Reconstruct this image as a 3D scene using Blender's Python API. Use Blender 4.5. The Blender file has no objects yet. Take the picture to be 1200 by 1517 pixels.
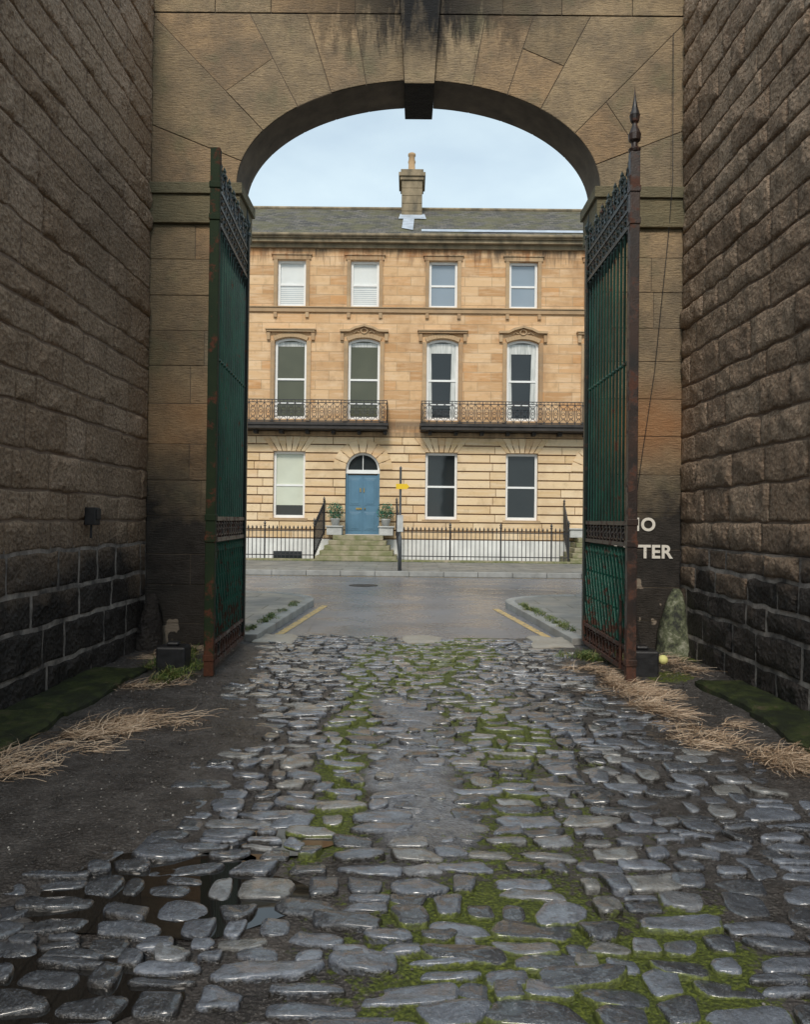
import bpy, math, random
import numpy as np
from mathutils import Matrix, Vector
random.seed(7); rng=np.random.default_rng(7)
S=bpy.context.scene
R=math.radians
# ---------------------------------------------------------------- noise
def _h(i,j,k,s):
    n=(i*374761393+j*668265263+k*2147483647%1000003+s*144665)&0xffffffff
    n=((n^(n>>13))*1274126177)&0xffffffff
    n=((n^(n>>16))*2246822519)&0xffffffff
    return ((n^(n>>15))&0xffff)/65535.0
def vn(x,y,z=0.0,s=0):
    x=np.asarray(x,float);y=np.asarray(y,float);z=np.asarray(z,float)+0*x
    xi=np.floor(x).astype(np.int64);yi=np.floor(y).astype(np.int64);zi=np.floor(z).astype(np.int64)
    fx=x-xi;fy=y-yi;fz=z-zi
    fx=fx*fx*(3-2*fx);fy=fy*fy*(3-2*fy);fz=fz*fz*(3-2*fz)
    r=0
    for a in(0,1):
        for b in(0,1):
            for c in(0,1):
                r=r+_h(xi+a,yi+b,zi+c,s)*(fx if a else 1-fx)*(fy if b else 1-fy)*(fz if c else 1-fz)
    return r*2-1
def fbm(x,y,z=0.0,o=3,s=0):
    r=0;a=1;f=1;t=0
    for i in range(o):
        r=r+a*vn(np.asarray(x)*f,np.asarray(y)*f,np.asarray(z)*f,s+i*17);t+=a;a*=.5;f*=2.03
    return r/t
def sst(a,b,x):
    t=np.clip((np.asarray(x,float)-a)/(b-a),0,1);return t*t*(3-2*t)
# ---------------------------------------------------------------- mesh builder
class MB:
    def __init__(s): s.v=[];s.f=[];s.c=[]
    def add(s,vs,fs,col=(.5,0,0)):
        b=len(s.v); s.v.extend([tuple(p) for p in vs])
        s.f.extend([tuple(i+b for i in f) for f in fs])
        if len(col)==len(vs) and not isinstance(col[0],(int,float)): s.c.extend([tuple(c) for c in col])
        else: s.c.extend([tuple(col[:3])]*len(vs))
    def box(s,x0,x1,y0,y1,z0,z1,col=None):
        if col is None: col=(random.random(),0,random.random())
        s.add([(x0,y0,z0),(x1,y0,z0),(x1,y1,z0),(x0,y1,z0),(x0,y0,z1),(x1,y0,z1),(x1,y1,z1),(x0,y1,z1)],
              [(0,3,2,1),(4,5,6,7),(0,1,5,4),(1,2,6,5),(2,3,7,6),(3,0,4,7)],col)
    def prism(s,poly,y0,y1,ch=0.0,col=None):
        if col is None: col=(random.random(),0,random.random())
        n=len(poly)
        vs=[(p[0],y0,p[1]) for p in poly]+[(p[0],y1,p[1]) for p in poly];L=2
        fs=[tuple(range(n)),tuple(range(L*n-1,(L-1)*n-1,-1))]
        for l in range(L-1):
            for i in range(n):
                j=(i+1)%n; fs.append((l*n+j,l*n+i,(l+1)*n+i,(l+1)*n+j))
        s.add(vs,fs,col)
    def tube(s,pts,r,n=6,closed=False,col=(.5,0,.5)):
        P=[Vector(p) for p in pts];m=len(P);vs=[];fs=[]
        rr=r if isinstance(r,(list,tuple)) else [r]*m
        for i in range(m):
            a=P[i-1] if (i>0 or closed) else P[0]
            b=P[(i+1)%m] if (i<m-1 or closed) else P[-1]
            d=(b-a).normalized()
            up=Vector((0,1,0)) if abs(d.y)<.9 else Vector((1,0,0))
            u=d.cross(up).normalized();w=d.cross(u)
            for k in range(n):
                t=2*math.pi*k/n+math.pi/n
                vs.append(P[i]+(u*math.cos(t)+w*math.sin(t))*rr[i])
        for i in range(m if closed else m-1):
            j=(i+1)%m
            for k in range(n):
                l=(k+1)%n; fs.append((i*n+k,i*n+l,j*n+l,j*n+k))
        if not closed: fs+= [tuple(range(n-1,-1,-1)),tuple(range((m-1)*n,m*n))]
        s.add(vs,fs,col)
    def lathe(s,cx,cy,prof,n=10,col=(.5,0,.5)):
        vs=[];fs=[]
        for r,z in prof:
            for k in range(n):
                t=2*math.pi*k/n; vs.append((cx+r*math.cos(t),cy+r*math.sin(t),z))
        for i in range(len(prof)-1):
            for k in range(n):
                l=(k+1)%n; fs.append((i*n+k,i*n+l,(i+1)*n+l,(i+1)*n+k))
        fs+= [tuple(range(n-1,-1,-1)),tuple(range((len(prof)-1)*n,len(prof)*n))]
        s.add(vs,fs,col)
    def obj(s,name,mat,parent=None,smooth=False,bevel=0):
        me=bpy.data.meshes.new(name); me.from_pydata(s.v,[],s.f)
        at=me.color_attributes.new("rnd",'FLOAT_COLOR','POINT')
        a=np.ones((len(s.v),4),np.float32);a[:,:3]=np.array(s.c,np.float32)
        at.data.foreach_set("color",a.ravel())
        if smooth: me.polygons.foreach_set("use_smooth",[True]*len(me.polygons))
        me.materials.append(mat); me.update()
        o=bpy.data.objects.new(name,me); S.collection.objects.link(o)
        if parent: o.parent=parent
        if bevel:
            b=o.modifiers.new("b",'BEVEL');b.width=bevel;b.segments=2;b.limit_method='ANGLE'
        return o
def empty(name,loc=(0,0,0),rz=0):
    e=bpy.data.objects.new(name,None);e.location=loc;e.rotation_euler=(0,0,rz);e.empty_display_size=.2
    S.collection.objects.link(e);return e
# ---------------------------------------------------------------- materials
class NT:
    def __init__(s,name):
        s.m=bpy.data.materials.new(name);s.m.use_nodes=True;s.t=s.m.node_tree
        s.b=s.t.nodes['Principled BSDF']; s.g=s.n('ShaderNodeNewGeometry'); s.P=s.g.outputs['Position']
        s._a=None
    def n(s,t,**k):
        x=s.t.nodes.new(t)
        for a,b in k.items(): setattr(x,a,b)
        return x
    def L(s,inp,v):
        if isinstance(v,bpy.types.NodeSocket): s.t.links.new(v,inp)
        elif isinstance(v,(tuple,list)) and inp.type=='RGBA': inp.default_value=(v[0],v[1],v[2],1)
        else: inp.default_value=v
    def attr(s,ch=0):
        if s._a is None:
            a=s.n('ShaderNodeAttribute',attribute_name='rnd'); q=s.n('ShaderNodeSeparateColor'); s.t.links.new(a.outputs['Color'],q.inputs[0]); s._a=q
        return s._a.outputs[ch]
    def xyz(s,i,src=None):
        q=s.n('ShaderNodeSeparateXYZ');s.t.links.new(src or s.P,q.inputs[0]);return q.outputs[i]
    def vec(s,sx=1,sy=1,sz=1):
        q=s.n('ShaderNodeMapping');s.t.links.new(s.P,q.inputs[0]);q.inputs['Scale'].default_value=(sx,sy,sz);return q.outputs[0]
    def noise(s,sc,d=4,r=.55,v=None,dist=0):
        q=s.n('ShaderNodeTexNoise');s.L(q.inputs['Vector'],v or s.P);q.inputs['Scale'].default_value=sc
        q.inputs['Detail'].default_value=d;q.inputs['Roughness'].default_value=r;q.inputs['Distortion'].default_value=dist
        return q.outputs[0]
    def vor(s,sc,feat='F1',v=None):
        q=s.n('ShaderNodeTexVoronoi',feature=feat);s.L(q.inputs['Vector'],v or s.P);q.inputs['Scale'].default_value=sc
        return q.outputs['Distance']
    def ramp(s,f,st,interp='LINEAR'):
        q=s.n('ShaderNodeValToRGB');s.L(q.inputs[0],f);e=q.color_ramp.elements;q.color_ramp.interpolation=interp
        while len(e)<len(st): e.new(.5)
        for i,(p,c) in enumerate(st):
            e[i].position=p
            if isinstance(c,(int,float)): c=(c,c,c)
            e[i].color=(*c,1)
        return q.outputs[0]
    def mix(s,f,a,b,mode='MIX'):
        q=s.n('ShaderNodeMix',data_type='RGBA',blend_type=mode);s.L(q.inputs[0],f);s.L(q.inputs[6],a);s.L(q.inputs[7],b);return q.outputs[2]
    def math(s,op,a,b=0.0,c=None):
        q=s.n('ShaderNodeMath',operation=op);s.L(q.inputs[0],a);s.L(q.inputs[1],b)
        if c is not None:s.L(q.inputs[2],c)
        return q.outputs[0]
    def mr(s,v,a,b,c=0,d=1):
        q=s.n('ShaderNodeMapRange');s.L(q.inputs[0],v)
        for i,k in enumerate((a,b,c,d)): q.inputs[i+1].default_value=k
        return q.outputs[0]
    def bump(s,h,st=.5,dist=.02,nrm=None):
        q=s.n('ShaderNodeBump');s.L(q.inputs['Height'],h);q.inputs['Strength'].default_value=st;q.inputs['Distance'].default_value=dist
        if nrm is not None:s.L(q.inputs['Normal'],nrm)
        return q.outputs[0]
    def out(s,col,rough=.8,nrm=None,metal=0,spec=.5):
        s.L(s.b.inputs['Base Color'],col);s.L(s.b.inputs['Roughness'],rough);s.b.inputs['Metallic'].default_value=metal
        s.b.inputs['Specular IOR Level'].default_value=spec
        if nrm is not None:s.L(s.b.inputs['Normal'],nrm)
        return s.m
def simple(name,col,rough=.6,var=.15,sc=8,bmp=.15,metal=0,spec=.5):
    t=NT(name);n=t.noise(sc,5,.6)
    c=t.mix(t.mr(n,.3,.7),tuple(x*(1-var) for x in col),tuple(min(1,x*(1+var)) for x in col))
    return t.out(c,t.mr(n,.3,.7,max(.02,rough-.08),min(1,rough+.08)),t.bump(t.noise(sc*8,3),bmp,.01),metal,spec)
# lane rock faced walls
def m_rock(name,c1,c2,c3,zb=1.15):
    t=NT(name);r=t.attr(0);z=t.xyz(2)
    big=t.noise(.55,5,.6);med=t.noise(3,5,.65);fin=t.noise(30,5,.78)
    col=t.ramp(r,[(0,c1),(.5,c2),(1,c3)])
    col=t.mix(t.mr(med,.4,.7,0,.4),col,(.29,.19,.11))
    col=t.mix(t.mr(fin,.44,.60,0,.6),col,(.15,.105,.075))
    col=t.mix(t.mr(t.noise(50,3,.6),.55,.68,0,.55),col,(.66,.54,.40))
    pits=t.vor(24); col=t.mix(t.mr(pits,.02,.22,.4,0),col,(.07,.05,.038))
    col=t.mix(t.mr(big,.5,.68,0,.5),col,(.17,.125,.09))
    zz=t.math('ADD',z,t.math('ADD',t.mr(t.noise(1.1,4,.6),.25,.75,-.4,.4),t.math('MULTIPLY',t.math('SUBTRACT',t.attr(2),.5),.35)))
    low=t.mr(zz,zb-.35,zb+.25,.95,0)
    col=t.mix(low,col,t.mix(t.mr(med,.4,.7),(.010,.010,.012),(.06,.053,.05)))
    h=t.math('ADD',t.math('MULTIPLY',fin,.7),t.math('ADD',t.math('MULTIPLY',t.noise(13,5,.75),1.3),t.math('MULTIPLY',pits,.8)))
    return t.out(col,t.mr(low,0,1,.8,.45),t.bump(h,1.0,.035),spec=.35)
M_rockL=m_rock("rock_faced_stone_l",(.46,.315,.21),(.55,.395,.275),(.64,.46,.33),1.15)
M_rockR=m_rock("rock_faced_stone_r",(.40,.275,.19),(.49,.35,.245),(.58,.425,.305),1.1)
t=NT("lime_mortar");z=t.xyz(2);n=t.noise(6,5,.6)
M_mort=t.out(t.mix(t.mr(z,1.2,1.3),t.mix(t.mr(n,.35,.65),(.10,.09,.085),(.46,.41,.37)),t.mix(n,(.17,.12,.09),(.34,.25,.185))),.9,t.bump(t.noise(40,4),.5,.02))
# archway ashlar
t=NT("archway_sandstone");r=t.attr(0);z=t.xyz(2);x=t.xyz(0)
big=t.noise(1.1,5,.6);med=t.noise(5,5,.65);tool=t.noise(9,4,.7,t.vec(1.2,1.2,7));fin=t.noise(50,3,.6)
col=t.ramp(r,[(0,(.30,.22,.13)),(.3,(.39,.29,.175)),(.6,(.46,.335,.20)),(.8,(.41,.27,.15)),(1,(.33,.27,.18))])
col=t.mix(t.mr(med,.42,.72,0,.6),col,(.13,.105,.08))
col=t.mix(t.mr(tool,.45,.72,0,.55),col,(.13,.105,.075))
col=t.mix(t.mr(big,.48,.66,0,.55),col,(.15,.125,.095))
col=t.mix(t.mr(t.noise(2.2,3),.55,.72,0,.35),col,(.20,.20,.10))
or_=t.math('MULTIPLY',t.mr(t.math('ABSOLUTE',t.math('SUBTRACT',z,2.6)),.1,.6,1,0),t.mr(big,.35,.6,.1,.8))
col=t.mix(or_,col,(.38,.185,.08))
zz=t.math('ADD',z,t.mr(t.noise(1.6,5,.65),.25,.75,-.6,.6))
col=t.mix(t.mr(zz,1.5,2.35,.95,0),col,t.mix(t.mr(med,.35,.7),(.014,.014,.015),(.05,.044,.04)))
peel=t.math('MULTIPLY',t.mr(t.noise(3.6,3,.5),.655,.675),t.mr(z,1.5,.9,0,1))
col=t.mix(peel,col,(.3,.245,.19))
kx=t.math('ABSOLUTE',t.math('SUBTRACT',x,.1));km=t.math('MULTIPLY',t.mr(kx,.15,1.9,1,0),t.mr(t.math('ADD',z,t.mr(t.noise(3,5,.7,t.vec(2.5,1,.5)),.3,.7,-.45,.45)),6.8,7.2,0,1))
col=t.mix(km,col,(.014,.013,.013))
kk=t.math('MULTIPLY',t.mr(kx,.2,.27,1,0),t.mr(med,.3,.7,.45,.9));kk=t.math('MULTIPLY',kk,t.mr(z,6.5,6.85,0,1))
col=t.mix(kk,col,(.016,.015,.015))
im=t.math('MULTIPLY',t.mr(z,4.75,4.8,0,1),t.mr(z,5.26,5.245,0,1))
col=t.mix(t.math('MULTIPLY',im,.6),col,(.13,.13,.075))
# shade and staining of the intrados painted black (faces not looking along the lane)
ny_=t.math('ABSOLUTE',t.xyz(1,t.g.outputs['True Normal']));soffit_shade=t.math('MULTIPLY',t.mr(ny_,.35,.2,0,.96),t.mr(z,5.2,5.35))
col=t.mix(soffit_shade,col,(.010,.010,.011))
h=t.math('ADD',tool,t.math('ADD',t.math('MULTIPLY',fin,.35),t.math('MULTIPLY',med,1.2)))
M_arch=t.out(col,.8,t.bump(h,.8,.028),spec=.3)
M_joint=simple("mortar_joint",(.14,.11,.08),.9,.4,4)
# facade
def facade_mat(name,cs,brick=True):
    t=NT(name);x=t.xyz(0);z=t.xyz(2);cmb=t.n('ShaderNodeCombineXYZ');t.L(cmb.inputs[0],x);t.L(cmb.inputs[1],z)
    v=cmb.outputs[0];big=t.noise(.9,5,.6);med=t.noise(4,5,.6);hz=t.noise(2.0,4,.6,t.vec(.6,1,5))
    if brick:
        b=t.n('ShaderNodeTexBrick');t.L(b.inputs['Vector'],v);b.inputs['Scale'].default_value=1
        b.inputs['Brick Width'].default_value=.95;b.inputs['Row Height'].default_value=.335;b.inputs['Mortar Size'].default_value=.011
        b.inputs['Bias'].default_value=0;t.L(b.inputs['Color1'],(0,0,0));t.L(b.inputs['Color2'],(1,1,1));t.L(b.inputs['Mortar'],(.5,.5,.5))
        r=b.outputs['Color'];mo=b.outputs['Fac']
    else: r=t.attr(0);mo=0.0
    col=t.ramp(r,[(0,cs[0]),(.4,cs[1]),(.75,cs[2]),(1,cs[3])])
    col=t.mix(t.mr(hz,.45,.68,0,.6),col,cs[4])
    col=t.mix(t.mr(big,.5,.7,0,.6),col,cs[5])
    col=t.mix(t.mr(med,.55,.8,0,.45),col,tuple(q*.5 for q in cs[0]))
    st=t.noise(3,4,.6,t.vec(2.2,1,.3))
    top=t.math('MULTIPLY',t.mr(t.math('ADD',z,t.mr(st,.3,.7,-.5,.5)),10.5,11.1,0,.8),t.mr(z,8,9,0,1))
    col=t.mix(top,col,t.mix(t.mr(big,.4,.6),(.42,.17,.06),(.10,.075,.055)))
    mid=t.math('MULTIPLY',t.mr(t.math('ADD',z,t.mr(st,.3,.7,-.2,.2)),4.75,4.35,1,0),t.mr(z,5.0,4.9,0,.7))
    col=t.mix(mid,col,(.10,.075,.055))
    if brick: col=t.mix(t.math('MULTIPLY',mo,.55),col,(.36,.25,.15))
    h=t.math('ADD',med,t.math('MULTIPLY',t.noise(30,3),.4))
    if brick: h=t.math('SUBTRACT',h,t.math('MULTIPLY',mo,1.8))
    return t.out(col,.85,t.bump(h,.6,.025),spec=.2)
M_fac=facade_mat("facade_ashlar",[(.50,.28,.13),(.66,.42,.225),(.73,.49,.28),(.58,.31,.135),(.76,.56,.37),(.42,.24,.12)])
M_rus=facade_mat("facade_rusticated",[(.66,.46,.25),(.76,.56,.34),(.80,.62,.40),(.66,.42,.22),(.77,.61,.43),(.54,.37,.21)],False)
M_trim=facade_mat("facade_trim",[(.42,.27,.15),(.48,.33,.19),(.53,.37,.22),(.42,.26,.14),(.40,.29,.19),(.22,.16,.105)],False)
M_groove=simple("rustication_groove",(.24,.15,.085),.9,.3,3)
t=NT("cornice_weathered");n=t.noise(3,5,.6,t.vec(1,1,.4));M_corn=t.out(t.ramp(n,[(.3,(.12,.1,.07)),(.5,(.24,.19,.12)),(.7,(.36,.28,.18))]),.85,t.bump(t.noise(20,4),.4,.02))
t=NT("slate_roof");cmb=t.n('ShaderNodeCombineXYZ');t.L(cmb.inputs[0],t.xyz(0));t.L(cmb.inputs[1],t.xyz(2))
b=t.n('ShaderNodeTexBrick');t.L(b.inputs['Vector'],cmb.outputs[0]);b.inputs['Scale'].default_value=1;b.inputs['Brick Width'].default_value=.26;b.inputs['Row Height'].default_value=.115;b.inputs['Mortar Size'].default_value=.008
t.L(b.inputs['Color1'],(.07,.066,.062));t.L(b.inputs['Color2'],(.17,.155,.14));t.L(b.inputs['Mortar'],(.03,.03,.03))
c=t.mix(t.mr(t.noise(1.2,5,.65),.42,.62,0,.7),b.outputs['Color'],(.125,.115,.055));c=t.mix(t.mr(t.noise(5,4),.5,.75,0,.5),c,(.18,.15,.11))
M_slate=t.out(c,.85,t.bump(b.outputs['Fac'],-.5,.02),spec=.2)
M_lead=simple("lead_flashing",(.42,.46,.52),.55,.25,3)
M_white=simple("white_paint",(.82,.82,.80),.45,.04,5,.05)
M_whitewall=simple("white_painted_wall",(.72,.71,.67),.8,.15,1.5,.3)
t=NT("window_glass");n=t.noise(.6,2);M_glass=t.out(t.mix(n,(.012,.016,.018),(.035,.042,.045)),.04,t.bump(t.noise(1.4,1),.06,.05),spec=.5)
t=NT("window_glass_pale");M_glassp=t.out(t.mix(t.noise(.8,2),(.2,.25,.3),(.3,.36,.42)),.05,spec=.8)  # grey-blue reflection painted into the pane colour; blind slats share it
t=NT("window_glass_green");M_glassg=t.out(t.mix(t.noise(.9,2),(.055,.06,.035),(.12,.12,.075)),.05,spec=.5)
M_blind=simple("window_blind",(.70,.72,.70),.4,.05,2,.02)
M_blindy=simple("cream_blind",(.60,.63,.52),.4,.05,2,.02)
t=NT("net_curtain");M_curt=t.out(t.mix(t.mr(t.noise(10,3,.5,t.vec(3,1,.15)),.35,.65),(.4,.42,.4),(.72,.73,.7)),.5)
M_door=simple("blue_door_paint",(.095,.20,.29),.35,.08,3,.05)
M_brass=simple("brass",(.6,.42,.15),.3,.1,8,.05,1)
M_black=simple("black_iron_paint",(.018,.018,.02),.45,.3,12,.2)
M_grey=simple("grey_post_paint",(.07,.075,.08),.5,.3,6,.2)
M_balc=simple("balcony_dark_stone",(.04,.035,.032),.8,.5,4,.4)
t=NT("step_stone");n=t.noise(3,5,.6);M_step=t.out(t.mix(t.mr(n,.35,.6,0,.85),(.34,.29,.2),(.15,.16,.06)),.8,t.bump(t.noise(20,4),.4,.02))
M_block=simple("pale_stone",(.46,.46,.44),.7,.2,4,.3)
M_pot=simple("terracotta_pot",(.5,.33,.18),.8,.2,4,.3)
# gate
def gate_mat(name,g1,g2,rust,r1=(.03,.014,.01),r2=(.13,.05,.028),sp=.5,ro=.4):
    t=NT(name);n=t.noise(7,5,.7);z=t.xyz(2)
    c=t.mix(t.mr(t.noise(3,4,.6),.35,.65),g1,g2)
    z2=t.mr(z,.9,.1,0,.12)
    f=t.mr(t.math('ADD',n,z2),rust,rust+.08)
    c=t.mix(f,c,t.mix(t.noise(40,3),r1,r2))
    return t.out(c,t.mr(f,0,1,ro,.85),t.bump(t.math('ADD',n,t.noise(60,3)),.35,.006),spec=sp)
M_gate=gate_mat("gate_green_paint",(.005,.042,.028),(.010,.085,.055),.6)
M_gated=gate_mat("gate_dark_green",(.006,.014,.012),(.010,.024,.019),.58)
M_gatel=gate_mat("gate_turquoise",(.010,.08,.056),(.02,.13,.09),.55)
M_rust=gate_mat("gate_rusted_iron",(.018,.015,.014),(.045,.024,.017),.52)
M_stileL=gate_mat("gate_stile_green",(.010,.022,.010),(.018,.030,.012),.53,sp=.2,ro=.7)
# ground materials
t=NT("asphalt");n=t.noise(1.1,5,.6);g=t.noise(120,2,.5)
c=t.mix(n,(.13,.133,.15),(.20,.205,.225));c=t.mix(t.mr(g,.55,.7,0,.5),c,(.32,.32,.34))
c=t.mix(t.mr(t.noise(.35,3),.5,.6,0,.5),c,(.09,.092,.104));cr=t.vor(1.3,'DISTANCE_TO_EDGE')
c=t.mix(t.mr(cr,.003,.009,.5,0),c,(.04,.04,.04))
M_asph=t.out(c,t.mr(n,.35,.65,.16,.42),t.bump(g,.3,.007),spec=.7)
t=NT("pavement_flags");b=t.n('ShaderNodeTexBrick');t.L(b.inputs['Vector'],t.P);b.inputs['Scale'].default_value=1;b.inputs['Brick Width'].default_value=.9;b.inputs['Row Height'].default_value=.6;b.inputs['Mortar Size'].default_value=.012
t.L(b.inputs['Color1'],(.2,.195,.18));t.L(b.inputs['Color2'],(.28,.27,.25));t.L(b.inputs['Mortar'],(.06,.065,.04))
n=t.noise(1.5,5,.6);c=t.mix(t.mr(n,.4,.65,0,.6),b.outputs['Color'],(.13,.13,.125))
M_pave=t.out(c,t.mr(n,.3,.7,.3,.65),t.bump(t.math('ADD',t.noise(50,3),t.math('MULTIPLY',b.outputs['Fac'],-2)),.4,.01))
M_kerb=simple("kerb_stone",(.26,.255,.24),.6,.3,3,.4)
t=NT("earth");M_earth=t.out(t.mix(t.noise(.5,5),(.05,.05,.035),(.09,.085,.06)),.95)
t=NT("yellow_line_paint");n=t.noise(12,5,.7);M_yel=t.out(t.mix(t.mr(n,.48,.6),(.55,.38,.15),(.2,.18,.15)),.7,t.bump(n,.2,.005))
MOSS=[(.3,(.028,.036,.007)),(.5,(.085,.11,.014)),(.68,(.20,.235,.03))]
t=NT("lane_earth");r=t.attr(0);g=t.attr(1);w=t.attr(2)
n1=t.noise(3,6,.75);n2=t.noise(70,4,.65);gr=t.vor(60);gr2=t.noise(18,6,.75)
c=t.mix(t.mr(n1,.38,.62),(.034,.029,.027),(.095,.084,.078));c=t.mix(t.mr(gr,.05,.32,.5,0),c,(.17,.158,.15));c=t.mix(t.mr(n2,.56,.68,0,.6),c,(.30,.285,.27))
c=t.mix(t.mr(gr2,.48,.6,0,.65),c,(.022,.020,.019))
sl=t.mix(t.mr(gr2,.35,.65),(.15,.165,.19),(.32,.34,.38));c=t.mix(g,c,sl)
ms=t.ramp(n2,MOSS);mf=t.mr(t.math('ADD',r,t.mr(gr2,.3,.7,-.35,.35)),.38,.5)
c=t.mix(mf,c,ms)
ro=t.math('SUBTRACT',t.mr(n1,.35,.65,.35,.75),t.math('MULTIPLY',w,.48));ro=t.math('MAXIMUM',t.math('ADD',ro,t.math('MULTIPLY',mf,.3)),.06)
h=t.math('ADD',t.math('MULTIPLY',gr2,1.6),t.math('ADD',t.math('MULTIPLY',n2,.5),t.math('MULTIPLY',gr,-.6)))
M_lane=t.out(c,ro,t.bump(h,.9,.022),spec=.5)
t=NT("sett_stone");r=t.attr(0);e=t.attr(1);w=t.attr(2)
n1=t.noise(11,6,.72);n2=t.noise(60,4,.7);n3=t.noise(1.3,4,.6)
c=t.ramp(r,[(0,(.022,.023,.027)),(.2,(.055,.062,.076)),(.45,(.13,.148,.185)),(.75,(.20,.225,.275)),(.88,(.19,.185,.17)),(1,(.32,.325,.325))])
c=t.mix(t.mr(n1,.44,.64,0,.6),c,(.045,.048,.056));c=t.mix(t.mr(n2,.52,.7,0,.4),c,(.34,.37,.42))
ef=t.mr(t.math('ADD',e,t.mr(n1,.3,.7,-.4,.4)),.6,1.0);c=t.mix(ef,c,(.025,.022,.019))
mf=t.mr(t.math('ADD',t.math('MULTIPLY',w,t.math('ADD',.38,e)),t.mr(n1,.3,.7,-.3,.3)),.60,.74)
c=t.mix(mf,c,t.ramp(n2,MOSS))
ro=t.mr(n3,.35,.65,.08,.24);ro=t.math('ADD',ro,t.mr(n1,.35,.65,-.03,.14));ro=t.math('ADD',ro,t.math('MULTIPLY',mf,.45))
M_sett=t.out(c,ro,t.bump(t.math('ADD',n1,t.math('MULTIPLY',n2,.2)),.85,.028),spec=1.0)
M_sett.node_tree.nodes['Principled BSDF'].inputs['Coat Weight'].default_value=.7
M_sett.node_tree.nodes['Principled BSDF'].inputs['Coat Roughness'].default_value=.10
t=NT("puddle_water");M_pud=t.out((.012,.011,.01),.02,t.bump(t.noise(5,2),.03,.01),spec=.8)
t=NT("moss");n=t.noise(5,6,.7);M_moss=t.out(t.ramp(n,[(.3,(.008,.010,.004)),(.46,(.018,.026,.006)),(.58,(.045,.062,.012)),(.68,(.09,.07,.042))]),.6,t.bump(t.noise(50,5,.75),1.0,.03),spec=.4)
t=NT("dry_straw");M_straw=t.out(t.ramp(t.attr(0),[(0,(.22,.14,.085)),(.5,(.46,.33,.22)),(1,(.68,.54,.40))]),.7)
t=NT("green_blades");M_green=t.out(t.ramp(t.attr(0),[(0,(.03,.06,.012)),(.6,(.10,.155,.025)),(1,(.32,.28,.11))]),.6)
t=NT("sign_yellow");M_sy=t.out((.8,.52,.02),.4)
t=NT("ball_yellow");M_ball=t.out((.75,.72,.28),.7)
t=NT("gravel_stone");M_grav=t.out(t.ramp(t.attr(0),[(0,(.03,.027,.025)),(.7,(.12,.11,.10)),(1,(.38,.36,.33))]),.5)
t=NT("lichen_stone");n=t.noise(9,5,.7);M_lich=t.out(t.ramp(n,[(.40,(.03,.032,.026)),(.54,(.12,.135,.075)),(.68,(.32,.32,.24))]),.85,t.bump(n,.9,.03))
t=NT("whitewash_lettering");n=t.noise(25,4,.7);M_let=t.out(t.mix(t.mr(n,.6,.7),(.8,.76,.68),(.3,.25,.21)),.85)
# ================================================================ LANE WALLS
WT=7.5
def rock_wall(name,X,sgn,y0,y1,ztop,mat,seed,pil):
    rr=random.Random(seed);par=empty(name);mb=MB();z=-.05;ci=0
    while z<ztop:
        h=rr.choice([rr.uniform(.22,.27),rr.uniform(.28,.36)]);gap=.024 if z<1.15 else .008
        if z<1.25<z+h: h=1.25-z if 1.25-z>.18 else h
        u=y0-rr.uniform(0,.4)
        while u<y1-.02:
            l=rr.uniform(.30,.9);e=min(u+l,y1)
            if y1-e<.15:e=y1
            a,b=max(u,y0)+gap/2,e-gap/2;c,d=z+gap/2,z+h-gap/2
            if b-a<.05: u=e;continue
            near=a>3.0
            nu=max(4,int((b-a)/(.035 if near else .15)));nv=max(4,int((d-c)/.04)) if near else 3
            us=np.concatenate([[a,a+.01],np.linspace(a+.03,b-.03,nu),[b-.01,b]]) if b-a>.07 else np.linspace(a,b,6)
            vs=np.concatenate([[c,c+.01],np.linspace(c+.03,d-.03,nv),[d-.01,d]])
            U,V=np.meshgrid(us,vs,indexing='ij')
            prot=rr.uniform(-.004,.018)
            ed=np.minimum(np.minimum(U-a,b-U),np.minimum(V-c,d-V))
            H=prot+pil*sst(0,.06,ed)*(.2+1.0*rr.random())+(.036*fbm(U*5+seed,V*5,ci*3.3*(1 if sgn<0 or z<1.2 else 0),4,seed)+.014*fbm(U*22,V*22,seed,2,seed+4))*sst(0,.03,ed)
            H=np.maximum(H,.008)
            H[0,:]=H[-1,:]=-.02;H[:,0]=H[:,-1]=-.02
            U2=U+.012*vn(U*9,V*9,2,seed+5);V2=V+.014*vn(U*6,V*9,5,seed+9)
            n,m=U.shape
            P=np.stack([X+sgn*H,U2,V2],-1).reshape(-1,3)
            idx=np.arange(n*m).reshape(n,m);q=np.stack([idx[:-1,:-1],idx[:-1,1:],idx[1:,1:],idx[1:,:-1]],-1).reshape(-1,4)
            if sgn<0:q=q[:,::-1]
            mb.add(P.tolist(),q.tolist(),(rr.random(),0,rr.random()))
            u=e;ci+=1
        z+=h
    mb.obj("face_stones",mat,par,True)
    bk=MB()
    for z0,z1,o in((-.1,1.245,.006),(1.25,ztop+.2,.001 if sgn>0 else -.004)):
        if sgn>0: bk.box(X-.7,X+o,y0,y1-.002,z0,z1)
        else: bk.box(X-o,X+.7,y0,y1-.002,z0,z1)
    bk.box(min(X-sgn*.01,X-sgn*.7),max(X-sgn*.01,X-sgn*.7),y1,y1+.6,-.1,ztop+.2)
    bk.obj("mortar_core",M_mort,par)
    return par
XL,XR,YA,YB=-2.95,3.06,8.7,9.3
rock_wall("stone_wall",XL,1,-5,YA,WT,M_rockL,3,.008)
rock_wall("stone_wall",XR,-1,-5,YA,WT,M_rockR,11,.018)
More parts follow.
